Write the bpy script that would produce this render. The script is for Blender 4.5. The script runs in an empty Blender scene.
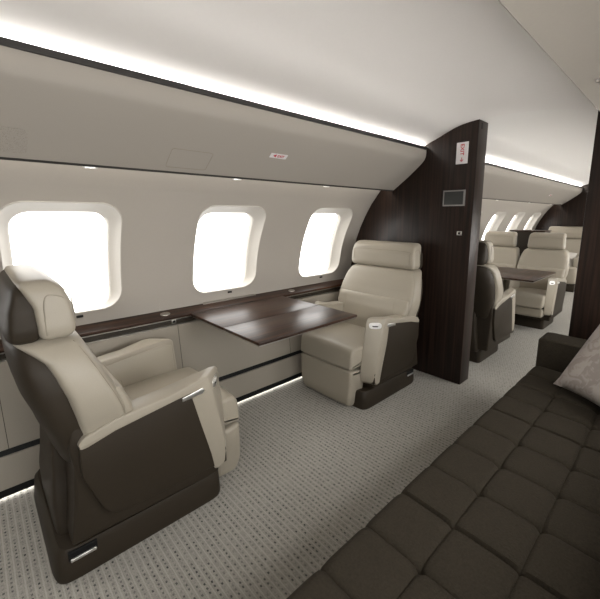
import bpy, bmesh, math, random
from mathutils import Vector, Matrix
random.seed(4)
C = bpy.context.scene.collection
PI = math.pi

# ------------------------------------------------------------------ materials
def newmat(name):
    m = bpy.data.materials.new(name); m.use_nodes = True
    nt = m.node_tree; b = nt.nodes['Principled BSDF']
    return m, nt, b
def setc(b, col, rough=.5, metal=0, spec=.5, coat=0):
    b.inputs['Base Color'].default_value = (*col, 1)
    b.inputs['Roughness'].default_value = rough
    b.inputs['Metallic'].default_value = metal
    b.inputs['Specular IOR Level'].default_value = spec
    b.inputs['Coat Weight'].default_value = coat
def coords(nt, scale):
    tc = nt.nodes.new('ShaderNodeTexCoord'); mp = nt.nodes.new('ShaderNodeMapping')
    mp.inputs['Scale'].default_value = scale
    nt.links.new(tc.outputs['Object'], mp.inputs['Vector'])
    return mp.outputs['Vector']
def grainy(name, col, rough=.5, spec=.4, scale=220, var=.06, bump=.12, dist=.001, metal=0):
    m, nt, b = newmat(name); setc(b, col, rough, metal, spec)
    v = coords(nt, (scale,)*3)
    n = nt.nodes.new('ShaderNodeTexNoise'); n.inputs['Scale'].default_value = 1; n.inputs['Detail'].default_value = 3
    nt.links.new(v, n.inputs['Vector'])
    mx = nt.nodes.new('ShaderNodeMix'); mx.data_type = 'RGBA'
    mx.inputs['A'].default_value = (*[c*(1-var) for c in col], 1); mx.inputs['B'].default_value = (*[min(1, c*(1+var)) for c in col], 1)
    nt.links.new(n.outputs['Fac'], mx.inputs['Factor']); nt.links.new(mx.outputs['Result'], b.inputs['Base Color'])
    if bump:
        bp = nt.nodes.new('ShaderNodeBump'); bp.inputs['Strength'].default_value = bump; bp.inputs['Distance'].default_value = dist
        nt.links.new(n.outputs['Fac'], bp.inputs['Height']); nt.links.new(bp.outputs['Normal'], b.inputs['Normal'])
    return m
def wood(name, dark, light, scale, rough=.3, coat=.3):
    m, nt, b = newmat(name); setc(b, dark, rough, 0, .24, coat)
    b.inputs['Coat Roughness'].default_value = .18
    v = coords(nt, scale)
    n = nt.nodes.new('ShaderNodeTexNoise'); n.inputs['Scale'].default_value = 1; n.inputs['Detail'].default_value = 6; n.inputs['Roughness'].default_value = .6
    nt.links.new(v, n.inputs['Vector'])
    r = nt.nodes.new('ShaderNodeValToRGB'); r.color_ramp.elements[0].position = .38; r.color_ramp.elements[1].position = .68
    r.color_ramp.elements[0].color = (*dark, 1); r.color_ramp.elements[1].color = (*light, 1)
    nt.links.new(n.outputs['Fac'], r.inputs['Fac']); nt.links.new(r.outputs['Color'], b.inputs['Base Color'])
    return m
def emis(name, col, s):
    m, nt, b = newmat(name); setc(b, (.8, .8, .8), .4)
    b.inputs['Emission Color'].default_value = (*col, 1); b.inputs['Emission Strength'].default_value = s
    return m

CREAM = (.335, .301, .243)
M = {}
M['cream'] = grainy('cream_leather', CREAM, .42, .4, 260, .04, .10)
M['piping'] = grainy('cream_piping', (.27, .24, .19), .5, .3, 260, .04, 0)
M['dark'] = grainy('dark_leather', (.030, .023, .0155), .52, .22, 240, .12, .15)
M['darkpipe'] = grainy('dark_piping', (.035, .028, .02), .5, .3, 240, .05, 0)
M['panel'] = grainy('panel_lining', (.40, .37, .33), .6, .3, 90, .025, .04)
M['bin'] = grainy('bin_lining', (.37, .34, .30), .6, .3, 300, .03, .05)
M['ceil'] = grainy('ceiling_lining', (.79, .762, .735), .65, .25, 60, .015, 0)
M['ceilfar'] = grainy('far_ceiling_lining', (.80, .78, .75), .65, .25, 60, .015, 0)
M['lower'] = grainy('lower_lining', (.31, .28, .235), .5, .35, 200, .03, .06)
M['reveal'] = grainy('window_lining', (.46, .435, .395), .5, .3, 60, .01, 0)
M['black'] = grainy('black_gap', (.006, .006, .006), .6, .2, 60, .1, 0)
M['rail'] = grainy('dark_rail', (.03, .028, .026), .35, .5, 60, .1, 0)
M['chrome'] = grainy('chrome_metal', (.92, .91, .89), .34, .5, 30, .02, 0, metal=1)
M['steel'] = grainy('brushed_steel', (.45, .43, .40), .35, .5, 90, .06, 0, metal=1)
M['woodz'] = wood('walnut_upright_grain', (.008, .005, .0038), (.030, .016, .011), (55, 55, 1.2), .40, .04)
M['woody'] = wood('walnut_lengthwise_grain', (.012, .006, .0038), (.070, .032, .017), (60, 2.0, 60), .33, .0)
M['screen'] = grainy('dark_screen', (.03, .032, .03), .4, .3, 60, .05, 0)
M['screenframe'] = grainy('screen_frame', (.22, .21, .20), .4, .5, 60, .05, 0)
M['white'] = grainy('placard_white', (.72, .70, .70), .5, .3, 60, .02, 0)
M['red'] = grainy('placard_red', (.50, .03, .05), .5, .3, 60, .02, 0)
M['sofa'] = grainy('brown_woven_fabric', (.030, .0245, .0172), .9, .12, 170, .45, .9, .003)
M['daylight'] = emis('daylit_window_pane', (1, .985, .96), 2.6)
M['daylight_fill'] = emis('right_window_pane_fill', (1, .985, .96), 11)  # unseen right panes, glow boosted to fill the ceiling and bins
M['led'] = emis('led_strip', (1, .97, .93), 34)
M['led_floor'] = emis('floor_led_strip', (1, .97, .93), 4.5)
M['led_wash'] = emis('wall_wash_led', (1, .95, .87), 9)
M['spot'] = emis('spot_lens', (1, .97, .92), 3)

# cushion fabric with a mottled pattern
m, nt, b = newmat('mottled_silk'); setc(b, (.4, .36, .33), .55, 0, .3)
v = coords(nt, (16, 16, 16)); n = nt.nodes.new('ShaderNodeTexNoise'); n.inputs['Scale'].default_value = 1; n.inputs['Detail'].default_value = 2; n.inputs['Distortion'].default_value = 1.4
nt.links.new(v, n.inputs['Vector']); r = nt.nodes.new('ShaderNodeValToRGB')
r.color_ramp.elements[0].position = .44; r.color_ramp.elements[1].position = .52
r.color_ramp.elements[0].color = (.30, .262, .235, 1); r.color_ramp.elements[1].color = (.39, .348, .318, 1)
nt.links.new(n.outputs['Fac'], r.inputs['Fac']); nt.links.new(r.outputs['Color'], b.inputs['Base Color']); M['pillow'] = m

# carpet: ribs running across the cabin with broken dark dashes between them
def carpet():
    m, nt, b = newmat('ribbed_carpet'); setc(b, (.3, .28, .25), .95, 0, .1)
    tc = nt.nodes.new('ShaderNodeTexCoord'); sp = nt.nodes.new('ShaderNodeSeparateXYZ'); nt.links.new(tc.outputs['Object'], sp.inputs[0])
    def math_(op, a, bb=None, c=None):
        n = nt.nodes.new('ShaderNodeMath'); n.operation = op
        for i, q in enumerate((a, bb, c)):
            if q is None: continue
            if isinstance(q, (int, float)): n.inputs[i].default_value = q
            else: nt.links.new(q, n.inputs[i])
        return n.outputs[0]
    P = .0235; Q = .021
    yn = math_('DIVIDE', sp.outputs['Y'], P)
    row = math_('FLOOR', yn); fy = math_('FRACT', yn)
    xn = math_('ADD', math_('DIVIDE', sp.outputs['X'], Q), math_('MULTIPLY', row, .5))
    fx = math_('FRACT', xn)
    rib = math_('MULTIPLY', math_('LESS_THAN', math_('ABSOLUTE', math_('SUBTRACT', fy, .12)), .10), 1)
    dx = math_('MULTIPLY', math_('SUBTRACT', fx, .5), 1.0); dy = math_('MULTIPLY', math_('SUBTRACT', fy, .6), 1.0)
    dash = math_('MULTIPLY', math_('LESS_THAN', math_('ABSOLUTE', dx), .22), math_('LESS_THAN', math_('ABSOLUTE', dy), .13))
    cb = nt.nodes.new('ShaderNodeCombineXYZ'); nt.links.new(math_('FLOOR', xn), cb.inputs[0]); nt.links.new(row, cb.inputs[1])
    wn = nt.nodes.new('ShaderNodeTexWhiteNoise'); wn.noise_dimensions = '2D'; nt.links.new(cb.outputs[0], wn.inputs['Vector'])
    n = nt.nodes.new('ShaderNodeTexNoise'); n.inputs['Scale'].default_value = 230; n.inputs['Detail'].default_value = 3; nt.links.new(tc.outputs['Object'], n.inputs['Vector'])
    n2 = nt.nodes.new('ShaderNodeTexNoise'); n2.inputs['Scale'].default_value = 45; n2.inputs['Detail'].default_value = 2; nt.links.new(tc.outputs['Object'], n2.inputs['Vector'])
    val = math_('ADD', .78, math_('MULTIPLY', rib, .26))
    val = math_('ADD', val, math_('MULTIPLY', math_('SUBTRACT', n.outputs['Fac'], .5), .9))
    val = math_('ADD', val, math_('MULTIPLY', math_('SUBTRACT', n2.outputs['Fac'], .5), .5))
    val = math_('SUBTRACT', val, math_('MULTIPLY', dash, math_('ADD', .05, math_('MULTIPLY', wn.outputs['Value'], .62))))
    mx = nt.nodes.new('ShaderNodeMix'); mx.data_type = 'RGBA'
    mx.inputs['A'].default_value = (.035, .038, .037, 1); mx.inputs['B'].default_value = (.43, .41, .37, 1)
    nt.links.new(val, mx.inputs['Factor']); nt.links.new(mx.outputs['Result'], b.inputs['Base Color'])
    bp = nt.nodes.new('ShaderNodeBump'); bp.inputs['Strength'].default_value = .5; bp.inputs['Distance'].default_value = .003
    nt.links.new(val, bp.inputs['Height']); nt.links.new(bp.outputs['Normal'], b.inputs['Normal'])
    return m
M['carpet'] = carpet()

# ------------------------------------------------------------------ helpers
def obj(name, bm, mat, parent=None, smooth=40, label=None):
    bmesh.ops.recalc_face_normals(bm, faces=bm.faces[:])
    me = bpy.data.meshes.new(name); bm.to_mesh(me); bm.free()
    me.materials.append(mat)
    if smooth:
        for p in me.polygons: p.use_smooth = True
        me.set_sharp_from_angle(angle=math.radians(smooth))
    o = bpy.data.objects.new(name, me); C.objects.link(o)
    if parent: o.parent = parent
    if label: o['label'] = label
    return o
def thing(name, label, cat, loc=(0, 0, 0), rz=0, group=None):
    o = bpy.data.objects.new(name, None); C.objects.link(o); o.empty_display_size = .1
    o.location = loc; o.rotation_euler = (0, 0, rz); o['label'] = label; o['category'] = cat
    if group: o['group'] = group
    return o
def tag(o, label, cat, group=None):
    o['label'] = label; o['category'] = cat
    if group: o['group'] = group
    return o
def struct(o): o['kind'] = 'structure'; return o
def V(*a): return Vector(a)

def prism(pts, a, b, axis='x', r=0, seg=3, bm=None):
    """extrude a 2-D outline from a to b along an axis and round its edges"""
    bm2 = bmesh.new()
    def mk(p, t):
        if axis == 'x': return (t, p[0], p[1])
        if axis == 'y': return (p[0], t, p[1])
        return (p[0], p[1], t)
    va = [bm2.verts.new(mk(p, a)) for p in pts]; vb = [bm2.verts.new(mk(p, b)) for p in pts]
    n = len(pts)
    bm2.faces.new(va); bm2.faces.new(vb[::-1])
    for i in range(n):
        bm2.faces.new((va[i], va[(i+1) % n], vb[(i+1) % n], vb[i]))
    if r: 
        bmesh.ops.recalc_face_normals(bm2, faces=bm2.faces[:])
        bmesh.ops.bevel(bm2, geom=bm2.edges[:], offset=r, segments=seg, profile=.5, affect='EDGES', clamp_overlap=True)
    if bm is None: return bm2
    me = bpy.data.meshes.new('tmp'); bm2.to_mesh(me); bm2.free(); bm.from_mesh(me); bpy.data.meshes.remove(me)
    return bm
def box(x0, x1, y0, y1, z0, z1, r=0, seg=3, bm=None):
    return prism([(x0, y0), (x1, y0), (x1, y1), (x0, y1)], z0, z1, 'z', r, seg, bm)

def loft(secs, n=40, bm=None, axis='z'):
    """stacked superellipse rings: (t, cx, cy, hx, hy, exponent) with rounded caps at both ends"""
    bm = bm or bmesh.new(); rings = []
    for (t, cx, cy, hx, hy, e) in secs:
        ring = []
        for k in range(n):
            a = 2*PI*(k+.5)/n; c, s = math.cos(a), math.sin(a)
            x = cx + hx*math.copysign(abs(c)**(2/e), c); y = cy + hy*math.copysign(abs(s)**(2/e), s)
            p = (x, y, t) if axis == 'z' else ((t, x, y) if axis == 'x' else (x, t, y))
            ring.append(bm.verts.new(p))
        rings.append(ring)
    for r0, r1 in zip(rings, rings[1:]):
        for k in range(n): bm.faces.new((r0[k], r0[(k+1) % n], r1[(k+1) % n], r1[k]))
    bm.faces.new(rings[0][::-1]); bm.faces.new(rings[-1])
    return bm
def interp(tab, t):
    if t <= tab[0][0]: return tab[0][1:]
    for a, b in zip(tab, tab[1:]):
        if t <= b[0]:
            u = (t-a[0])/(b[0]-a[0]); u = u*u*(3-2*u)*.35+u*.65
            return [p+(q-p)*u for p, q in zip(a[1:], b[1:])]
    return tab[-1][1:]
def rloft(tab, r, e=6, steps=18, n=44, axis='z'):
    """tab rows (t, y0, y1, halfwidth[, cx]); ends rounded with radius r"""
    t0, t1 = tab[0][0], tab[-1][0]; ts = []
    for k in range(6): a = k/5*PI/2; ts.append((t0+r*(1-math.cos(a)), r*(1-math.sin(a))))
    for k in range(1, steps): t = t0+r+(t1-t0-2*r)*k/steps; ts.append((t, 0))
    for k in range(5, -1, -1): a = k/5*PI/2; ts.append((t1-r*(1-math.cos(a)), r*(1-math.sin(a))))
    secs = []
    for t, inset in ts:
        y0, y1, w = interp([row[:4] for row in tab], t)
        secs.append((t, 0, (y0+y1)/2, max(w-inset, .002), max((y1-y0)/2-inset, .002), e))
    return loft(secs, n, None, axis)
def tube(pts, r, bm=None, n=8, closed=False):
    bm = bm or bmesh.new(); rings = []; N = len(pts); pts = [Vector(p) for p in pts]
    prev = None
    for i, p in enumerate(pts):
        if closed: d = pts[(i+1) % N]-pts[i-1]
        else: d = pts[min(i+1, N-1)]-pts[max(i-1, 0)]
        d.normalize()
        if prev is None:
            up = V(0, 0, 1) if abs(d.z) < .9 else V(1, 0, 0)
            s = d.cross(up).normalized()
        else: s = (prev-d*prev.dot(d)).normalized()
        prev = s; t = d.cross(s)
        rings.append([bm.verts.new(p+s*r*math.cos(2*PI*k/n)+t*r*math.sin(2*PI*k/n)) for k in range(n)])
    for i in range(N if closed else N-1):
        a, b = rings[i], rings[(i+1) % N]
        for k in range(n): bm.faces.new((a[k], a[(k+1) % n], b[(k+1) % n], b[k]))
    if not closed: bm.faces.new(rings[0][::-1]); bm.faces.new(rings[-1])
    return bm
def catmull(P, k=6):
    out = []
    for i in range(len(P)-1):
        p0 = P[max(i-1, 0)]; p1 = P[i]; p2 = P[i+1]; p3 = P[min(i+2, len(P)-1)]
        for j in range(k):
            t = j/k
            out.append(tuple(.5*(2*b+(c-a)*t+(2*a-5*b+4*c-d)*t*t+(-a+3*b-3*c+d)*t**3) for a, b, c, d in zip(p0, p1, p2, p3)))
    out.append(tuple(P[-1])); return out
def rrect(hw, hh, r, n=12):
    out = []
    for cx, cy, a0 in ((hw-r, hh-r, 0), (-hw+r, hh-r, PI/2), (-hw+r, -hh+r, PI), (hw-r, -hh+r, 3*PI/2)):
        for k in range(n+1): a = a0+PI/2*k/n; out.append((cx+r*math.cos(a), cy+r*math.sin(a)))
    return out
def sheet(pts, a, b, ny=1, bm=None):
    """open (x,z) profile swept along y"""
    bm = bm or bmesh.new(); cols = []
    for j in range(ny+1):
        y = a+(b-a)*j/ny; cols.append([bm.verts.new((p[0], y, p[1])) for p in pts])
    for c0, c1 in zip(cols, cols[1:]):
        for i in range(len(pts)-1): bm.faces.new((c0[i], c0[i+1], c1[i+1], c1[i]))
    return bm

# ------------------------------------------------------------------ cabin shell
Y0, Y1 = -1.7, 9.2
CX = -.986
def mx(p): return (2*CX-p[0], p[1])
WALLP = catmull([(-2.292, .60), (-2.288, .715), (-2.262, .85), (-2.226, 1.021), (-2.165, 1.182), (-2.058, 1.37), (-1.941, 1.513), (-1.85, 1.605)], 8)
S = [0]
for a, b in zip(WALLP, WALLP[1:]): S.append(S[-1]+math.dist(a, b))
def prof(s):
    if s <= 0: return WALLP[0]
    for i in range(len(S)-1):
        if s <= S[i+1]:
            t = (s-S[i])/(S[i+1]-S[i]); return tuple(p+(q-p)*t for p, q in zip(WALLP[i], WALLP[i+1]))
    return WALLP[-1]
def s_at_z(z):
    for i in range(len(S)-1):
        if WALLP[i+1][1] >= z: return S[i]+(S[i+1]-S[i])*(z-WALLP[i][1])/(WALLP[i+1][1]-WALLP[i][1])
    return S[-1]
def normal(s):
    a, b = prof(s-.01), prof(s+.01); d = Vector((b[0]-a[0], b[1]-a[1])).normalized()
    return (-d.y, d.x)   # outward (left)
def wallpt(y, s, depth=0, mirror=False):
    x, z = prof(s); nx, nz = normal(s); x += nx*depth; z += nz*depth
    if mirror: x = 2*CX-x
    return (x, y, z)
SZ0, SZ1 = s_at_z(.785), s_at_z(1.362)
SC, SH = (SZ0+SZ1)/2, (SZ1-SZ0)/2
TILE0, TILE1 = s_at_z(.72), s_at_z(1.43)
WP = .912; WY = [.335+WP*k for k in range(-2, 10)]
OW, OH, OR = .246, SH, .105
def radial(hw, hh, r, ang):
    """point of a rounded rectangle in direction ang"""
    c, s = math.cos(ang), math.sin(ang); lo, hi = 0, 2
    for _ in range(30):
        t = (lo+hi)/2; x, y = abs(t*c), abs(t*s)
        qx, qy = x-(hw-r), y-(hh-r)
        d = math.hypot(max(qx, 0), max(qy, 0))+min(max(qx, qy), 0)-r
        if d > 0: hi = t
        else: lo = t
    return lo*c, lo*s
ANG = []
ca = math.atan2((TILE1-TILE0)/2, WP/2)
NA = 80
ANG = sorted([2*PI*k/NA for k in range(NA)]+[])
# snap nearest angles to the tile corners
for q in (ca, PI-ca, PI+ca, 2*PI-ca):
    i = min(range(len(ANG)), key=lambda k: abs(ANG[k]-q)); ANG[i] = q
def wall(mirror):
    bm = bmesh.new()
    def pt(y, s, d=0): return bm.verts.new(wallpt(y, s, d, mirror))
    tc = (TILE0+TILE1)/2
    for yc in WY:
        rings = []
        for f in (0, .1, .3, .6, 1):
            ring = []
            for a in ANG:
                xi, yi = radial(OW, OH, OR, a)
                xo, yo = radial(WP/2, (TILE1-TILE0)/2, .0001, a)
                ring.append(pt(yc+xi+(xo-xi)*f, SC+yi+((tc-SC)+yo-yi)*f))
            rings.append(ring)
        for r0, r1 in zip(rings, rings[1:]):
            for k in range(len(ANG)): bm.faces.new((r0[k], r0[(k+1) % NA], r1[(k+1) % NA], r1[k]))
    ya, yb = WY[0]-WP/2, WY[-1]+WP/2
    for s0, s1 in ((0, TILE0), (TILE1, S[-1])):
        ss = [s0+(s1-s0)*k/8 for k in range(9)]
        c0 = [pt(ya, s) for s in ss]; c1 = [pt(yb, s) for s in ss]
        for i in range(8): bm.faces.new((c0[i], c0[i+1], c1[i+1], c1[i]))
    return bm
struct(obj('wall_left', wall(False), M['panel'], smooth=50))
struct(obj('wall_right', wall(True), M['panel'], smooth=50))
DROP = .50      # the sill falls away towards the pane
def window(idx, yc, mirror):
    root = bpy.data.objects.new('window_%d' % idx, None); C.objects.link(root); root['kind'] = 'structure'
    bm = bmesh.new(); rings = []
    steps = [(0, 0, 0), (.006, .012, .02), (.018, .03, .045), (.034, .05, .066), (.042, .056, .074), (.042, .050, .082), (.045, .052, .105)]
    for dw, dh, d in steps:
        ring = []
        for a in ANG:
            x, s = radial(OW-dw, OH-dh, OR-dw*.5, a)
            if s < 0: s *= (OH-dh*.25)/(OH-dh)
            ring.append(bm.verts.new(wallpt(yc+x, SC+s-DROP*d, d, mirror)))
        rings.append(ring)
    for r0, r1 in zip(rings, rings[1:]):
        for k in range(NA): bm.faces.new((r0[k], r0[(k+1) % NA], r1[(k+1) % NA], r1[k]))
    o = obj('window_reveal', bm, M['reveal'], root, 60)
    pts = [wallpt(yc+radial(OW+.001, OH+.001, OR, a)[0], SC+radial(OW+.001, OH+.001, OR, a)[1], -.001, mirror) for a in ANG]
    obj('window_bead', tube(pts, .0035, closed=True), M['reveal'], root)
    bm = bmesh.new()
    rg = []
    for a in ANG:
        x, s = radial(OW-.043, OH-.050, OR-.02, a)
        if s < 0: s *= (OH-.0125)/(OH-.050)
        rg.append(bm.verts.new(wallpt(yc+x, SC+s-DROP*.104, .104, mirror)))
    c = bm.verts.new(wallpt(yc, SC-DROP*.104, .104, mirror))
    for k in range(NA): bm.faces.new((rg[k], rg[(k+1) % NA], c))
    obj('window_pane', bm, M['daylight_fill' if mirror else 'daylight'], root)
    if not mirror and 0 < yc < 2.4:
        s = s_at_z(.762); p = wallpt(yc+.035, s, 0)
        bm = box(p[0]-.004, p[0]+.004, p[1]-.016, p[1]+.016, p[2]-.007, p[2]+.007, .002)
        obj('shade_button', bm, M['black'], root)
n_ = 1
for yc in WY:
    if 2.4 < yc < 2.8: continue
    window(n_, yc, False); n_ += 1
for yc in WY:
    window(n_, yc, True); n_ += 1

# floor
bm = bmesh.new(); box(-2.20, .24, Y0, Y1, -.04, 0, 0, bm=bm)
struct(obj('floor', bm, M['carpet'], smooth=0))
# ceiling
CE = [(-1.60, 1.795), (-1.51, 1.838), (-1.424, 1.870), (-1.27, 1.928), (-1.12, 1.950), (-.98, 1.957), (-.80, 1.948), (-.62, 1.922), (-.463, 1.887)]
CEC = catmull(CE, 5)
bm = sheet(CEC, Y0, Y1)
up = [(p[0], p[1]+.02) for p in CEC]
bm.free(); bm = prism(CEC+up[::-1], Y0, 2.62, 'y')
struct(obj('ceiling', bm, M['ceil'], smooth=30))
struct(obj('ceiling', prism([(p[0], p[1]+.009) for p in CEC]+[(p[0], p[1]+.03) for p in CEC[::-1]], 2.60, Y1, 'y'), M['ceilfar'], smooth=30))
def ceil_z(x):
    for a, b in zip(CEC, CEC[1:]):
        if a[0] <= x <= b[0]: return a[1]+(b[1]-a[1])*(x-a[0])/(b[0]-a[0])
# outer skin closing the cabin above the bins
bm = prism([(-1.60, 1.815), (-1.60, 1.83), (-2.0, 1.62), (-1.96, 1.60), (-1.86, 1.61)], Y0, Y1, 'y'); struct(obj('trim_1', bm, M['black'], smooth=0))
# end walls
CROSS = [(-2.05, 0), (-2.30, .70)]+[(-2.27, .9), (-2.18, 1.2), (-1.99, 1.5), (-1.6, 1.84)]+CEC[1:]+[(0, 1.84), (.02, 1.5), (.21, 1.2), (.30, .9), (.33, .70), (.10, 0)]
struct(obj('wall_rear', prism(CROSS, Y0-.05, Y0, 'y'), M['woodz'], smooth=0))
for k, y in enumerate((.850, 1.71, .0, 2.55)):      # upright joints between the lower wall panels
    struct(obj('trim_%d' % (6+k), prism([(-2.169, .633), (-2.127, .221), (-2.14, .221), (-2.18, .633)], y-.0012, y+.0012, 'y'), M["darkpipe"], smooth=0))
struct(obj('wall_front', prism([(p[0], p[1]) for p in CROSS], 9.15, 9.2, 'y'), M['panel'], smooth=0))
# lower side walls: panel, dark recess, kick panel, shadow gap
for side, nm in ((0, 'left'), (1, 'right')):
    f = (lambda p: p) if side == 0 else mx
    def P(pts): return [f(p) for p in pts]
    struct(obj('wall_lower_'+nm, prism(P([(-2.170, .634), (-2.128, .219), (-2.22, .219), (-2.28, .634)]), Y0, Y1, 'y', .004), M['lower'], smooth=0))
    struct(obj('trim_'+('2' if side == 0 else '3'), prism(P([(-2.135, .225), (-2.118, .190), (-2.2, .19), (-2.2, .225)]), Y0, Y1, 'y'), M['black'], smooth=0))
    struct(obj('baseboard_'+nm, prism(P([(-2.105, .195), (-2.083, .045), (-2.2, .045), (-2.2, .195)]), Y0, Y1, 'y', .003), M['lower'], smooth=0))
    struct(obj('trim_'+('4' if side == 0 else '5'), prism(P([(-2.080, .048), (-2.076, .016), (-2.088, .016), (-2.088, .048)]), Y0, Y1, 'y'), M['black'], smooth=0))
    o = obj('floor_light_strip', prism(P([(-2.090, .044), (-2.122, .014), (-2.130, .014), (-2.130, .044)]), Y0+.02, 9.1, 'y'), M['led_floor'], smooth=0)
    tag(o, 'hidden light strip glowing at floor level under the %s side wall' % nm, 'light strip')

# side ledge
for side, nm in ((0, 'left'), (1, 'right')):
    f = (lambda p: p) if side == 0 else mx
    def P(pts): return [f(p) for p in pts]
    for k, (ya, yb) in enumerate(((Y0, 2.575), (2.735, 8.05))):
        if side == 1 and k == 0: continue
        t = thing('side_ledge', ['dark walnut side ledge under the three nearest windows', 'dark walnut side ledge along the windows of the far cabin', 'dark walnut side ledge on the right wall behind the brown sofa', 'dark walnut side ledge on the right wall of the far cabin'][side*2+k], 'side ledge', (0, (ya+yb)/2, 0))
        off = -(ya+yb)/2
        obj('ledge_top', prism(P([(-2.284, .712), (-2.178, .690), (-2.178, .674), (-2.284, .69)]), ya+off, yb+off, 'y', .003), M['woody'], t, 0)
        obj('ledge_edge', prism(P([(-2.175, .674), (-2.175, .669), (-2.20, .669), (-2.20, .674)]), ya+off, yb+off, 'y'), M['steel'], t, 0)
        obj('ledge_recess', prism(P([(-2.188, .669), (-2.186, .641), (-2.28, .641), (-2.28, .669)]), ya+off, yb+off, 'y'), M['dark'], t, 0)
        obj('ledge_edge', prism(P([(-2.168, .641), (-2.168, .635), (-2.28, .635), (-2.28, .641)]), ya+off, yb+off, 'y'), M['steel'], t, 0)
        if side == 0 and k == 0:
            for y in (.80, 1.81):
                bm = bmesh.new(); loft([(0, -2.225, y+off, .022, .030, 2), (.004, -2.225, y+off, .021, .029, 2)], 24, bm)
                for v in bm.verts: v.co.z += .7015+(-2.225-v.co.x)*.2
                obj('cup_lid', bm, M['steel'], t)
            for y in (.83,):
                obj('power_socket', box(-2.184, -2.172, y-.014+off, y+.014+off, .645, .672, .003), M['steel'], t)
                obj('socket_hole', box(-2.174, -2.1705, y-.008+off, y+.008+off, .651, .666, .001), M['black'], t)
            o = obj('table_slot', prism([(-2.283, .714), (-2.262, .7085), (-2.262, .7125), (-2.283, .718)], 1.07+off, 1.49+off, 'y'), M['steel'], t, 0)

# overhead bins
BIN = catmull([(-1.507, 1.797), (-1.512, 1.745), (-1.540, 1.703), (-1.648, 1.616), (-1.797, 1.511)], 5)
def text(name, s, size, mat, loc, xdir, ydir, parent):
    cu = bpy.data.curves.new(name, 'FONT'); cu.body = s; cu.size = size; cu.align_x = 'CENTER'; cu.align_y = 'CENTER'; cu.extrude = .0004; cu.offset = size*.02
    o = bpy.data.objects.new(name, cu); C.objects.link(o)
    dg = bpy.context.evaluated_depsgraph_get(); me = bpy.data.meshes.new_from_object(o.evaluated_get(dg))
    bpy.data.objects.remove(o); me.materials.clear(); me.materials.append(mat)
    xd, yd = Vector(xdir).normalized(), Vector(ydir).normalized(); zd = xd.cross(yd)
    mt = Matrix((xd, yd, zd)).transposed().to_4x4(); mt.translation = Vector(loc); me.transform(mt)
    o = bpy.data.objects.new(name, me); C.objects.link(o); o.parent = parent
    return o
BINR = BIN[::-1]
BL = [0]
for a, b in zip(BINR, BINR[1:]): BL.append(BL[-1]+math.dist(a, b))
def bin_face(u):
    """point and direction at arc length u above the bottom edge of the bin door"""
    for i in range(len(BL)-1):
        if u <= BL[i+1] or i == len(BL)-2:
            t = (u-BL[i])/(BL[i+1]-BL[i]); a, b = Vector(BINR[i]), Vector(BINR[i+1]); p = a+(b-a)*t; d = (b-a).normalized()
            return p, d
def leftbin(ya, yb, label, details):
    t = thing('overhead_bin', label, 'overhead bin', (-1.7, (ya+yb)/2, 1.52)); ox, oy, oz = 1.7, -(ya+yb)/2, -1.52
    def sh(pts): return [(p[0]+ox, p[1]+oz) for p in pts]
    obj('bin_door', prism(sh(BIN+[(-1.812, 1.513), (-1.835, 1.60), (-1.60, 1.775), (-1.53, 1.79)]), ya+oy, yb+oy, 'y'), M['bin'], t, 25)
    obj('top_rail', prism(sh([(-1.500, 1.819), (-1.500, 1.797), (-1.525, 1.792), (-1.525, 1.819)]), ya+oy, yb+oy, 'y', .002), M['rail'], t, 0)
    obj('bottom_rail', prism(sh([(-1.798, 1.510), (-1.802, 1.502), (-1.828, 1.505), (-1.828, 1.535), (-1.802, 1.53)]), ya+oy, yb+oy, 'y'), M['rail'], t, 0)
    for y in details.get('spots', ()):
        bm = bmesh.new(); loft([(1.505+oz, -1.815+ox, y+oy, .012, .030, 2), (1.497+oz, -1.815+ox, y+oy, .010, .027, 2)], 24, bm)
        obj('reading_light', bm, M['chrome'], t)
    def onface(y, u, off=0):
        p, d = bin_face(u); return Vector((p[0]+ox, y+oy, p[1]+oz))+Vector((d[1], 0, -d[0]))*off
    d = Vector((.78, 0, .62))
    def plate(name, y0, y1, u0, u1, r, mat, th=.002, off=0, lab=None):
        bm = bmesh.new(); pr = rrect((y1-y0)/2, (u1-u0)/2, r, 5)
        lo = [bm.verts.new(onface((y0+y1)/2+a, (u0+u1)/2+b, off-.004)) for a, b in pr]; hi = [bm.verts.new(onface((y0+y1)/2+a, (u0+u1)/2+b, off+th)) for a, b in pr]
        k = len(pr)
        for i in range(k): bm.faces.new((lo[i], lo[(i+1) % k], hi[(i+1) % k], hi[i]))
        bm.faces.new(hi); return obj(name, bm, mat, t, 30, lab)
    for y0, y1 in details.get('grilles', ()):
        plate('speaker_grille', y0, y1, .030, .148, .02, M['grille'], .0025)
    for y0, y1 in details.get('hatch', ()):
        pr = rrect((y1-y0)/2, .06, .012, 5)
        obj('hatch_outline', tube([onface((y0+y1)/2+a, .090+b, .0004) for a, b in pr], .0009, closed=True, n=5), M['piping'], t)
    for yc in details.get('placards', ()):
        o = plate('exit_placard', yc-.056, yc+.056, .176, .207, .003, M['white'], .002)
        text('placard_lettering', '\u25c4 EXIT', .023, M['red'], onface(yc, .1915, .0030), (0, 1, 0), (bin_face(.20)[1][0], 0, bin_face(.20)[1][1]), o)
    return t
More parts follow.
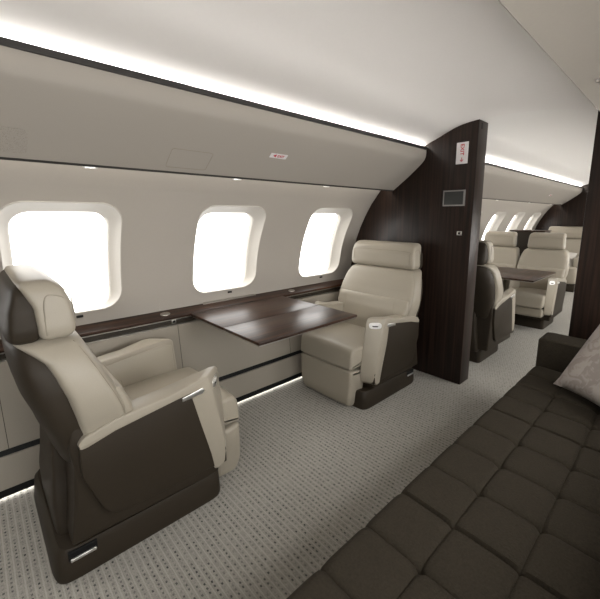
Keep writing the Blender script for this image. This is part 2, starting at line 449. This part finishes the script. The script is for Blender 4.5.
# perforated grille
mg, nt, b = newmat('grille_mesh'); setc(b, (.33, .30, .26), .7)
v = coords(nt, (260, 260, 260)); vo = nt.nodes.new('ShaderNodeTexVoronoi'); vo.inputs['Scale'].default_value = 1; nt.links.new(v, vo.inputs['Vector'])
rr = nt.nodes.new('ShaderNodeValToRGB'); rr.color_ramp.elements[0].color = (.15, .135, .115, 1); rr.color_ramp.elements[1].color = (.36, .33, .29, 1); rr.color_ramp.elements[1].position = .4
nt.links.new(vo.outputs['Distance'], rr.inputs['Fac']); nt.links.new(rr.outputs['Color'], b.inputs['Base Color']); M['grille'] = mg

leftbin(Y0, 2.575, 'long beige overhead bin above the three nearest windows', dict(spots=(.40, 1.10, 1.80), grilles=((-.06, .192),), hatch=((.695, .893),), placards=(1.26,)))
leftbin(2.735, 8.08, 'beige overhead bin beyond the dark partition, above the far windows', dict(spots=(3.6, 4.9, 6.2, 7.4), placards=(3.9, 6.6)))
# cove light strips behind the top rails and wall wash strips behind the bottom rails
for ya, yb, w in ((Y0+.02, 2.57, 'near'), (2.74, 8.06, 'far')):
    o = obj('cove_light', prism([(-1.536, 1.826), (-1.530, 1.802), (-1.536, 1.802), (-1.542, 1.826)], ya, yb, 'y'), M['led'], smooth=0)
    tag(o, 'white cove light strip behind the top rail of the %s overhead bin' % w, 'light strip')
    o = obj('wall_wash_light', prism([(-1.850, 1.572), (-1.888, 1.562), (-1.888, 1.568), (-1.850, 1.578)], ya, yb, 'y'), M['led_wash'], smooth=0)
    tag(o, 'light strip washing the wall under the %s overhead bin' % w, 'light strip')
for ya, yb, w in ((Y0+.02, 2.57, 'near'), (2.74, 9.0, 'far')):  # strips added out of view on the right to raise the ambient light
    o = obj('wall_wash_light', prism([mx(p) for p in [(-1.850, 1.572), (-1.888, 1.562), (-1.888, 1.568), (-1.850, 1.578)]], ya, yb, 'y'), M['led_wash'], smooth=0)
    tag(o, 'added unseen fill light strip under the right overhead bin of the %s cabin' % w, 'light strip')
# right bins
RL = (-.1410, .786, 1.522)
for ya, yb, w in ((Y0, 2.575, 'above the brown sofa'), (2.735, 9.1, 'of the far cabin, right side')):
    t = thing('overhead_bin', 'beige overhead bin %s' % w, 'overhead bin', (-.2, (ya+yb)/2, 1.52))
    pts = catmull([(-.463, 1.890), (-.40, 1.818), (-.30, 1.692), (-.177, 1.5250)], 5)+[(.05, 1.523), (-.10, 1.62), (-.35, 1.90), (-.463, 1.905)]
    obj('bin_door', prism([(p[0]+.2, p[1]-1.52) for p in pts], (ya-yb)/2, (yb-ya)/2, 'y'), M['bin'], t, 25)
    if w.startswith('above'):
        bm = bmesh.new(); loft([(-.01, 0, 0, .007, .007, 2), (.002, 0, 0, .006, .006, 2), (.003, 0, 0, .004, .004, 2)], 20, bm)
        q = V(0, 0, -1).to_track_quat('Z', 'Y').to_matrix().to_4x4(); q.translation = V(RL[0]+.2, RL[1]-(ya+yb)/2, RL[2]-1.52); bm.transform(q)
        obj('reading_light', bm, M['chrome'], t)

# ------------------------------------------------------------------ partitions
def leftpart(ya, yb, xr, label, details):
    t = thing('partition', label, 'partition', (-1.6, ya, 0))
    cur = [(p[0], p[1]-.001) for p in CEC if -1.50 < p[0] < xr]
    wall_edge = [prof(s_at_z(z)) for z in (.72, .80, .9, 1.0, 1.1, 1.2, 1.3, 1.4, 1.5, 1.59)]
    pts = [(xr, 0.002), (xr, ceil_z(xr)-.001)]+cur[::-1]+[(-1.51, 1.835), (-1.60, 1.80), (-1.70, 1.72)]+[(p[0]+.004, p[1]) for p in wall_edge[::-1]]+[(-2.27, .68), (-2.16, .64), (-2.08, .20), (-2.065, .002)]
    pts = [(p[0]+1.6, p[1]) for p in pts]
    obj('partition_panel', prism(pts, 0, yb-ya, 'y', .004, 2), M['woodz'], t, 30)
    return t
yp0, yp1 = 2.58, 2.73
t = leftpart(yp0, yp1, -1.118, 'dark walnut partition with a screen, behind the cream seat facing the camera', {})
o = obj('rail_slot', box(.470, .4835, .040, .062, 1.893, 1.935, .002), M['black'], t)
def fx(u): return u+1.6
# screen on the partition
s = obj('screen', box(fx(-1.346), fx(-1.179), -.012, .002, 1.372, 1.486, .002), M['screenframe'], t)
obj('screen_glass', box(fx(-1.336), fx(-1.189), -.0135, -.010, 1.382, 1.476, .001), M['screen'], s)
sg = obj('exit_sign', box(fx(-1.266), fx(-1.181), -.006, .002, 1.667, 1.814, .001), M['white'], t, label='white portrait placard with red lettering')
text('sign_lettering', 'EXIT \u2192', .038, M['red'], (fx(-1.2235), -.0068, 1.740), (0, 0, -1), (1, 0, 0), sg)
sw = obj('switch', box(fx(-1.222), fx(-1.186), -.008, .002, 1.160, 1.190, .002), M['steel'], t)
obj('switch_button', box(fx(-1.212), fx(-1.196), -.010, -.006, 1.167, 1.183, .001), M['black'], sw)
# right partition of the doorway
t = thing('partition', 'dark walnut partition on the right, behind the brown sofa arm', 'partition', (-.1, 2.58, 0))
pts = [(-.456, .002), (-.456, 1.886), (-.33, 1.875), (-.13, 1.70), (.0, 1.53), (.11, 1.42), (.20, 1.18), (.26, 1.0), (.30, .80), (.30, .70), (.2, .62), (.10, .002)]
obj('partition_panel', prism([(p[0]+.1, p[1]) for p in pts], 0, .15, 'y', .004, 2), M['woodz'], t, 30)
# far bulkhead
leftpart(8.09, 8.24, -1.118, 'dark walnut partition at the far end of the second cabin', {})

# ------------------------------------------------------------------ seats
def cush(name, prof_yz, hw, r, bulge, parent, taper=None):
    bm = bmesh.new(); N = 14; rows = []
    cyy = sum(p[0] for p in prof_yz)/len(prof_yz); czz = sum(p[1] for p in prof_yz)/len(prof_yz)
    xs = []
    for k in range(6): a = k/5*PI/2; xs.append((-hw+r*(1-math.cos(a)), r*(1-math.sin(a))))
    for k in range(1, N): xs.append((-hw+r+(2*hw-2*r)*k/N, 0))
    for k in range(5, -1, -1): a = k/5*PI/2; xs.append((hw-r*(1-math.cos(a)), r*(1-math.sin(a))))
    k = len(prof_yz)
    for x, ins in xs:
        row = []; f = bulge*(1-(x/hw)**2)
        for i, (y, z) in enumerate(prof_yz):
            a = Vector(prof_yz[i-1]); c = Vector(prof_yz[(i+1) % k]); d = (c-a).normalized(); nn = Vector((d.y, -d.x))
            if nn.dot(Vector((y-cyy, z-czz))) < 0: nn = -nn
            xx = x
            if taper:
                z0, z1, amt = taper
                t = min(1, max(0, (z1-z)/(z1-z0))); xx = x*(1-amt*t*t)
            row.append(bm.verts.new((xx, y+nn.x*(f-ins), z+nn.y*(f-ins))))
        rows.append(row)
    for r0, r1 in zip(rows, rows[1:]):
        for i in range(k): bm.faces.new((r0[i], r0[(i+1) % k], r1[(i+1) % k], r1[i]))
    bm.faces.new(rows[0][::-1]); bm.faces.new(rows[-1])
    return obj(name, bm, M['cream'], parent, 50)
def rpoly(pts, k=5):
    """outline with each corner (y, z, r) rounded"""
    out = []; n = len(pts)
    for i, (y, z, r) in enumerate(pts):
        p = Vector((y, z)); a = (Vector(pts[i-1][:2])-p).normalized(); b = (Vector(pts[(i+1) % n][:2])-p).normalized()
        pa, pb = p+a*r, p+b*r
        for j in range(k+1):
            t = j/k; q = pa*(1-t)**2+p*2*t*(1-t)+pb*t*t; out.append((q.x, q.y))
        nx_ = Vector(pts[(i+1) % n][:2])-b*pts[(i+1) % n][2]
        if (nx_-pb).length > .06:
            for j in (1, 2, 3): q = pb+(nx_-pb)*j/4; out.append((q.x, q.y))
    return out
def closed(pts, k=5):
    n = len(pts); ext = [pts[-1]]+pts+[pts[0], pts[1]]; c = catmull(ext, k); return c[k:k*(n+1)]
def seat(loc, rz, label, side=1, W=1.0, HW=.305, plinth_dy=0, low=False, af=0, group=None):
    """forward is +y; side=+1 puts the aisle arm at +x; low = short leg rest over a narrow plinth"""
    t = thing('club_seat', label, 'seat', loc, rz, group)
    w = lambda x: x*W
    dy = plinth_dy; PW = .17/.318 if low else w(1); PY_ = .22/.30 if low else 1
    bm = bmesh.new(); secs = []
    for z, y0, y1, hw in ((0.001, -.328, .318, .320), (.02, -.332, .322, .324), (.108, -.320, .318, .320), (.126, -.306, .308, .312)):
        secs.append((z, 0, (y0+y1)/2*PY_+dy, PW*hw, (y1-y0)/2*PY_, 14))
    loft(secs, 64, bm); pl = obj('plinth', bm, M['dark'], t, 35)
    if not low:
        sx = side*w(.322)
        obj('slot', box(min(sx-side*.02, sx), max(sx-side*.02, sx), -.285+dy, -.195+dy, .082, .120, .004), M['black'], pl)
        obj('slot_handle', box(min(sx-side*.01, sx+side*.006), max(sx-side*.01, sx+side*.006), -.280+dy, -.200+dy, .083, .095, .003), M['chrome'], pl)
    pts = [(-.270, .14), (.300, .130), (.305, .20), (.28, .26), (-.10, .27), (-.15, .42), (-.17, .56), (-.225, .60), (-.240, .52), (-.232, .43), (-.245, .30)]
    obj('seat_frame', prism(pts, -w(.325), w(.325), 'x', .012, 3), M['dark'], t, 50)
    bm = rloft([(.118, -.300, -.18, w(.22)), (.22, -.300, -.18, w(.20)), (.35, -.285, -.18, w(.17)), (.50, -.270, -.18, w(.15))], .012, 9)
    obj('rear_shroud', bm, M['dark'], t, 50)
    bm = rloft([(.42, -.255, -.10, w(.29)), (.51, -.280, -.10, w(.315)), (.61, -.308, -.10, w(.330)), (.72, -.338, -.12, w(.330)), (.80, -.350, -.14, w(.318)), (.86, -.352, -.16, w(.292)), (.893, -.348, -.18, w(.265))], .016, 4)
    obj('back_shell', bm, M['dark'], t, 50)
    bm = rloft([(.40, -.21, -.035, w(.325)), (.50, -.208, -.030, w(.330)), (.56, -.212, -.034, w(.340)), (.62, -.218, -.045, w(.358)), (.68, -.228, -.066, w(.3625)), (.76, -.25, -.098, w(.352)), (.83, -.275, -.128, w(.334)), (.870, -.315, -.145, w(.312)), (.900, -.350, -.165, w(.282))], .022, 6.5)
    bc = obj('back_cushion', bm, M['cream'], t, 50)
    for s in (-1, 1):
        pts = [(s*w(hw*.981), y, z) for z, y, hw in ((.885, -.180, .298), (.83, -.152, .334), (.76, -.122, .352), (.68, -.090, .3625), (.62, -.070, .358), (.575, -.060, .344))]
        obj('back_seam', tube(catmull(pts, 5), .0016, n=6), M['piping'], bc)
    bm = rloft([(.40, -.12, -.008, w(.30)), (.50, -.12, -.008, w(.325)), (.60, -.13, -.022, w(.340)), (.655, -.14, -.042, w(.342)), (.690, -.15, -.058, w(.338))], .012, 7)
    lp = obj('lumbar_pad', bm, M['cream'], t, 50)
    for s in (-1, 1):
        obj('lumbar_seam', tube(catmull([(s*w(.235), -.0385, .672), (s*w(.236), -.030, .63), (s*w(.238), -.022, .59), (s*w(.245), -.014, .55)], 4), .0014, n=6), M['piping'], lp)
    # headrest
    H0, H1 = .900, 1.098
    bm = rloft([(H0, -.272, -.168, w(HW)), (.94, -.274, -.160, w(HW+.004)), (1.01, -.278, -.164, w(HW)), (1.06, -.296, -.180, w(HW-.006)), (H1, -.312, -.205, w(HW-.022))], .024, 8)
    hr = obj('headrest', bm, M['cream'], t, 50)
    pts = [(w(x), y, z) for x, y, z in [(-HW+.035, -.1665, .925), (-HW+.035, -.1635, .96), (-HW+.036, -.166, 1.01), (-HW+.055, -.1675, 1.036), (0, -.1645, 1.040), (HW-.055, -.1675, 1.036), (HW-.036, -.166, 1.01), (HW-.035, -.1635, .96), (HW-.035, -.1665, .925)]]
    obj('headrest_seam', tube(catmull(pts, 4), .0018, n=6), M['piping'], hr)
    for s in (-1, 1):
        pts = [(s*w(HW+.003), -.250, .92), (s*w(HW+.003), -.248, .98), (s*w(HW+.001), -.246, 1.02), (s*w(HW-.003), -.235, 1.05), (s*w(HW-.003), -.205, 1.045), (s*w(HW-.006), -.190, 1.03), (s*w(HW-.004), -.186, .98), (s*w(HW-.004), -.186, .925)]
        obj('headrest_seam', tube(catmull(pts, 4), .0016, n=6), M['piping'], hr)
    bm = rloft([(.895, -.350, -.255, w(HW-.022)), (.94, -.353, -.24, w(HW-.014)), (1.0, -.346, -.245, w(HW-.015)), (1.05, -.330, -.255, w(HW-.025)), (1.086, -.318, -.265, w(HW-.045))], .020, 5)
    obj('headrest_shell', bm, M['dark'], t, 50)
    cush('seat_cushion', rpoly([(-.12, .295, .01), (-.12, .415, .01), (.28, .436, .05), (.452, .432, .045), (.464, .294, .014)]), w(.258), .018, .008, t)
    if low: cush('leg_rest', rpoly([(.306, .262, .01), (.430, .280, .012), (.425, .18, .03), (.312, .18, .02)]), w(.254), .02, .004, t)
    else: cush('leg_rest', rpoly([(.306, .262, .01), (.460, .280, .014), (.464, .065, .04), (.440, .008, .03), (.330, .012, .02)]), w(.258), .022, .006, t, (.01, .22, .10))
    def turn(bm):      # the front of the arm turns towards the outside
        for v in bm.verts:
            c = min(.086, max(.040, .040+.046*(v.co.z-.2)/.4))
            v.co.y -= c*max(0, (abs(v.co.x)-w(.258))/w(.092))*min(1, max(0, (v.co.y-.17)/.10))
    sh = lambda pts: [(y-(af*min(1, max(0, (z-.2)/.4)) if y > .2 else 0), z) for y, z in pts]
    for s in (-1, 1):
        a, b_ = sorted((s*w(.255), s*w(.350)))
        pts = [(-.215, .505), (-.215, .526), (-.198, .548), (-.10, .578), (.10, .596), (.310, .624), (.343, .623), (.356, .606), (.364, .50), (.371, .40), (.376, .30), (.373, .235), (.362, .190), (.335, .168), (.305, .175), (.298, .26), (.275, .45), (.262, .540), (.250, .572), (.10, .560), (-.10, .530), (-.19, .505)]
        if low: pts = [(y, max(z, .20+(y-.3)*.1) if z < .3 else z) for y, z in pts]
        bm = prism(sh(pts), a, b_, 'x', .008, 3)
        turn(bm)
        ar = obj('armrest', bm, M['cream'], t, 60)
        a, b_ = sorted((s*w(.290), s*w(.349)))
        pts = [(-.215, .525), (-.215, .40), (-.168, .255), (-.148, .218), (-.115, .198), (.235, .190), (.330, .182), (.330, .25), (.292, .45), (.270, .555), (.245, .580), (.10, .575), (-.10, .545)]
        obj('side_panel', prism(sh(pts), a, b_, 'x', .006, 3), M['dark'], t, 60)
        a, b_ = sorted((s*w(.2535), s*w(.300)))
        bm = prism(sh([(-.20, .52), (-.20, .28), (.345, .27), (.356, .45), (.352, .585), (.31, .598), (.10, .570), (-.10, .540)]), a, b_, 'x', .003, 2)
        for v in bm.verts: v.co.y -= .006 if v.co.y > .2 else 0
        turn(bm); obj('inner_panel', bm, M['cream'], t, 60)
        if s == side:
            d = V(s*.075, w(.092), .012).normalized(); X_ = V(-w(.092), s*.075, 0).normalized()*s; X_ = (X_-d*X_.dot(d)).normalized(); Y_ = d.cross(X_)
            if Y_.z < 0: X_ = -X_; Y_ = -Y_
            q = Matrix((X_, Y_, d)).transposed().to_4x4(); q.translation = V(s*w(.304), .3155-af*.93, .574)
            def pad(name, z0, z1, cy, hx, hy, mat, par):
                bm = bmesh.new(); loft([(z0, 0, cy, hx, hy, 3.5), (z1-.001, 0, cy, hx, hy, 3.5), (z1, 0, cy, hx-.001, hy-.001, 3.5)], 32, bm); bm.transform(q); return obj(name, bm, mat, par)
            lt = pad('recline_latch', -.002, .004, 0, w(.042), .021, M['chrome'], ar)
            pad('latch_recess', .003, .0048, -.003, w(.020), .006, M['black'], lt)
            pad('latch_lever', .004, .009, .004, w(.022), .0045, M['chrome'], lt)
            a, b_ = sorted((s*w(.345), s*w(.3535)))
            obj('pull_tab', prism([(y-.018-af*.9, z-.003) for y, z in [(.165, .555), (.165, .570), (.252, .586), (.262, .572), (.252, .560)]], a, b_, 'x', .0015, 2), M['chrome'], ar)
    return t
seat((-1.722, .385, 0), 0, 'cream and brown seat nearest the camera, back turned, left of the table', 1)
seat((-1.715, 2.138, 0), PI, 'cream seat facing the camera in front of the dark partition', -1, plinth_dy=.075, af=.045)
seat((-1.355, 3.34, 0), 0, 'brown-backed seat just beyond the partition, facing away', 1, .75, .262, low=True)
seat((-1.238, 4.83, 0), PI, 'cream aisle seat beyond the far table, facing the camera', -1, .75, .262, low=True)
seat((-1.788, 4.83, 0), PI, 'cream window seat beside the far aisle seat, facing the camera', -1, .75, .262, low=True)

# ------------------------------------------------------------------ tables
def table(x0, x1, y0, y1, z, label):
    t = thing('fold_out_table', label, 'table', ((x0+x1)/2, (y0+y1)/2, z-.03)); ox, oy, oz = -(x0+x1)/2, -(y0+y1)/2, -(z-.03)
    xm = (x0+x1)/2+.03
    obj('table_leaf', box(x0+ox, xm-.0008+ox, y0+oy, y1+oy, z-.016+oz, z+oz, .003, 2), M['woody'], t)
    obj('table_leaf', box(xm+.0008+ox, x1+ox, y0+oy, y1+oy, z-.016+oz, z+oz, .003, 2), M['woody'], t)
    obj('table_underside', box(x0+.02+ox, x1-.006+ox, y0+.004+oy, y1-.004+oy, z-.024+oz, z-.015+oz, .002, 2), M['steel'], t)
    obj('support_arm', box(x0+ox, x0+.5+ox, (y0+y1)/2-.05+oy, (y0+y1)/2+.05+oy, z-.05+oz, z-.023+oz, .005), M['rail'], t)
    return t
table(-2.170, -1.410, .938, 1.674, .690, 'dark walnut fold-out table between the two nearest seats')
table(-2.170, -1.00, 3.79, 4.58, .690, 'dark walnut table between the seats beyond the partition')

# far cabin furniture
t = thing('credenza', 'dark wooden cabinet behind the far cream seats', 'cabinet', (-1.75, 5.65, 0))
obj('cabinet_body', box(-.07, .36, -.15, .15, .002, 1.09, .005), M['dark'], t)
obj('cabinet_top', box(-.08, .37, -.16, .16, 1.09, 1.105, .004), M['woody'], t)
t = thing('divan', 'cream divan at the far end of the second cabin', 'divan', (-1.60, 7.6, 0))
obj('divan_base', box(-.30, .30, -.30, .36, .002, .15, .01), M['dark'], t)
bm = rloft([(.14, -.34, .36, .31), (.30, -.36, .36, .315), (.44, -.36, .36, .31)], .03, 9); obj('seat_cushion', bm, M['cream'], t, 50)
bm = rloft([(.40, .10, .36, .30), (.70, .16, .37, .31), (.90, .2, .38, .31)], .03, 8); obj('back_cushion', bm, M['cream'], t, 50)
bm = rloft([(.90, .17, .38, .31), (1.0, .15, .38, .315), (1.11, .19, .37, .30)], .03, 8); obj('headrest', bm, M['cream'], t, 50)
for s in (-1, 1):
    obj('armrest', box(*sorted((s*.24, s*.32)), -.30, .20, .43, .60, .02), M['cream'], t, 50)

def pillow(name, hw, hh, th, mat):
    bm = bmesh.new(); N = 22; g = {}
    for sd in (0, 1):
        for i in range(N+1):
            for j in range(N+1):
                u, v = -1+2*i/N, -1+2*j/N
                edge = (i in (0, N) or j in (0, N))
                if sd == 1 and edge: g[(1, i, j)] = g[(0, i, j)]; continue
                k = 1-.08*(1-abs(v)**2)*0-.07*(1-u*u)*(abs(v)**3)-0
                x = hw*u*(1-.09*(1-v*v)); y = hh*v*(1-.09*(1-u*u))
                f = (max(0, (1-u**2))*max(0, (1-v**2)))**.42
                z = th*f*(1 if sd == 0 else -1)*(1+.05*math.sin(5*u+3*v))
                g[(sd, i, j)] = bm.verts.new((x, y, z))
    for sd in (0, 1):
        for i in range(N):
            for j in range(N):
                bm.faces.new([g[(sd, *q)] for q in ((i, j), (i+1, j), (i+1, j+1), (i, j+1))])
    return obj(name, bm, mat, None, 80)
p = pillow('throw_pillow', .15, .15, .05, M['reveal']); p.location = (-1.50, 7.40, .56); p.rotation_euler = (math.radians(65), .2, .3)
tag(p, 'small white pillow on the far cream divan', 'pillow')

# ------------------------------------------------------------------ brown sofa
t = thing('sofa', 'long dark brown tufted sofa in the foreground', 'sofa', (-.2, .6, 0))
SX, SY = .2, -.6
SF, SB, SZT = -.565, .05, .425
def sofa_cushion(y0, y1, nt_):
    """tufted seat cushion, seams at every tuft"""
    bm = bmesh.new(); px, py = .183, (y1-y0)/nt_
    x0, x1 = SF, SB; nx, ny = 96, int((y1-y0)/.0085)
    seams_x = [-.377, -.194, -.010]
    def h(x, y):
        z = SZT-(x-x0)*.045
        dxs = min(abs(x-s) for s in seams_x); k = round((y-y0)/py); ys = y0+k*py; dys = abs(y-ys)
        bulge = .0075
        fx_ = min(1, dxs/.045); fy_ = min(1, dys/.045)
        z -= bulge*((1-fx_)**2+(1-fy_)**2)*.9
        z -= .006*math.exp(-(dxs/.004)**2)+.006*math.exp(-(dys/.004)**2)
        z -= .012*math.exp(-(dxs*dxs+dys*dys)/(.014**2)) if 0 < k < nt_ else 0
        e = x-x0; r = .035
        if e < r: z -= r-math.sqrt(max(0, r*r-(r-e)**2))
        for ed in (y-y0, y1-y):
            r2 = .012
            if ed < r2: z -= r2-math.sqrt(max(0, r2*r2-(r2-ed)**2))
        return z
    xs = sorted(set([x0+(x1-x0)*(i/nx) for i in range(nx+1)]+[x0+.0008, x0+.003]+[s for s in seams_x]))
    ysl = [y0+(y1-y0)*j/ny for j in range(ny+1)]
    ysl = sorted(set(ysl+[y0+.001, y1-.001]+[y0+py*k for k in range(1, nt_)]))
    G = [[bm.verts.new((x+SX, y+SY, h(x, y))) for y in ysl] for x in xs]
    for i in range(len(xs)-1):
        for j in range(len(ysl)-1): bm.faces.new((G[i][j], G[i+1][j], G[i+1][j+1], G[i][j+1]))
    # skirt down to the sofa base
    loop = [G[i][0] for i in range(len(xs))]+[G[-1][j] for j in range(1, len(ysl))]+[G[i][-1] for i in range(len(xs)-2, -1, -1)]+[G[0][j] for j in range(len(ysl)-2, 0, -1)]
    low = [bm.verts.new((v.co.x, v.co.y, .26)) for v in loop]; n = len(loop)
    for i in range(n): bm.faces.new((loop[i], loop[(i+1) % n], low[(i+1) % n], low[i]))
    bm.faces.new(low)
    return obj('seat_cushion', bm, M['sofa'], t, 45)
for y0, y1, k in ((-1.225, -.570, 4), (-.570, .165, 4), (.165, .900, 4), (.900, 1.635, 4), (1.635, 2.335, 4)): sofa_cushion(y0+.0006, y1-.0006, k)
obj('sofa_base', box(SF+.03+SX, .09+SX, -1.37+SY, 2.49+SY, .002, .262, .01), M['sofa'], t)
for y0, y1 in ((2.338, 2.515), (-1.40, -1.228)):
    bm = prism([(SF+.005+SX, .03), (.09+SX, .03), (.13+SX, .582), (SF+.03+SX, .588), (SF+.005+SX, .582)], y0+SY, y1+SY, 'y', .022, 4)
    obj('sofa_arm', bm, M['sofa'], t, 60)
bm = rloft([(.30, .03+SX, .10+SX, 1.79), (.60, .05+SX, .15+SX, 1.79), (.78, .09+SX, .19+SX, 1.79)], .03, 12)
for v in bm.verts: v.co.x, v.co.y = v.co.y, v.co.x+.555+SY
obj('sofa_back', bm, M['sofa'], t, 60)

p = pillow('throw_pillow', .235, .235, .075, M['pillow'])
ex = V(.8, -.6, 0); ey = V(.34, .45, .826).normalized(); ez = ex.cross(ey)
mt = Matrix((ex, ey, ez)).transposed().to_4x4(); mt.translation = V(-.140, 2.055, .625); p.matrix_world = mt
tag(p, 'pale grey-beige mottled throw pillow on the brown sofa', 'pillow')

# ------------------------------------------------------------------ camera
F = 358.; PX, PY = 325., 284.
D = Vector((0, 1884.8, F)).normalized(); YH = Vector((370, -68, F)).normalized()
L = D.cross(YH).normalized()
if L.x > 0: L = -L
# world axes of camera right, down, forward: image vector r -> world (-r.L, r.YH, -r.D)
def tow(r): return Vector((-r.dot(L), r.dot(YH), -r.dot(D)))
R_, Dn, Fw = tow(Vector((1, 0, 0))), tow(Vector((0, 1, 0))), tow(Vector((0, 0, 1)))
cd = bpy.data.cameras.new('camera'); co = bpy.data.objects.new('camera', cd); C.objects.link(co)
Rr = R_.normalized(); Fn = (Fw-Rr*Fw.dot(Rr)).normalized(); Up = Rr.cross(Fn)
mt = Matrix((Rr, Up, -Fn)).transposed().to_4x4(); mt.translation = Vector((0, 0, 1.30)); co.matrix_world = mt
cd.sensor_fit = 'HORIZONTAL'; cd.sensor_width = 36; cd.lens = F/600*36
cd.shift_x = (300-PX)/600; cd.shift_y = (PY-299.5)/600
cd.clip_start = .02
bpy.context.scene.camera = co

# ------------------------------------------------------------------ world and view
w = bpy.data.worlds.new('world'); bpy.context.scene.world = w; w.use_nodes = True
w.node_tree.nodes['Background'].inputs[0].default_value = (.9, .95, 1, 1); w.node_tree.nodes['Background'].inputs[1].default_value = 1
vs = bpy.context.scene.view_settings
vs.view_transform = 'Standard'; vs.look = 'None'; vs.gamma = 1; vs.use_curve_mapping = False; vs.exposure = .5
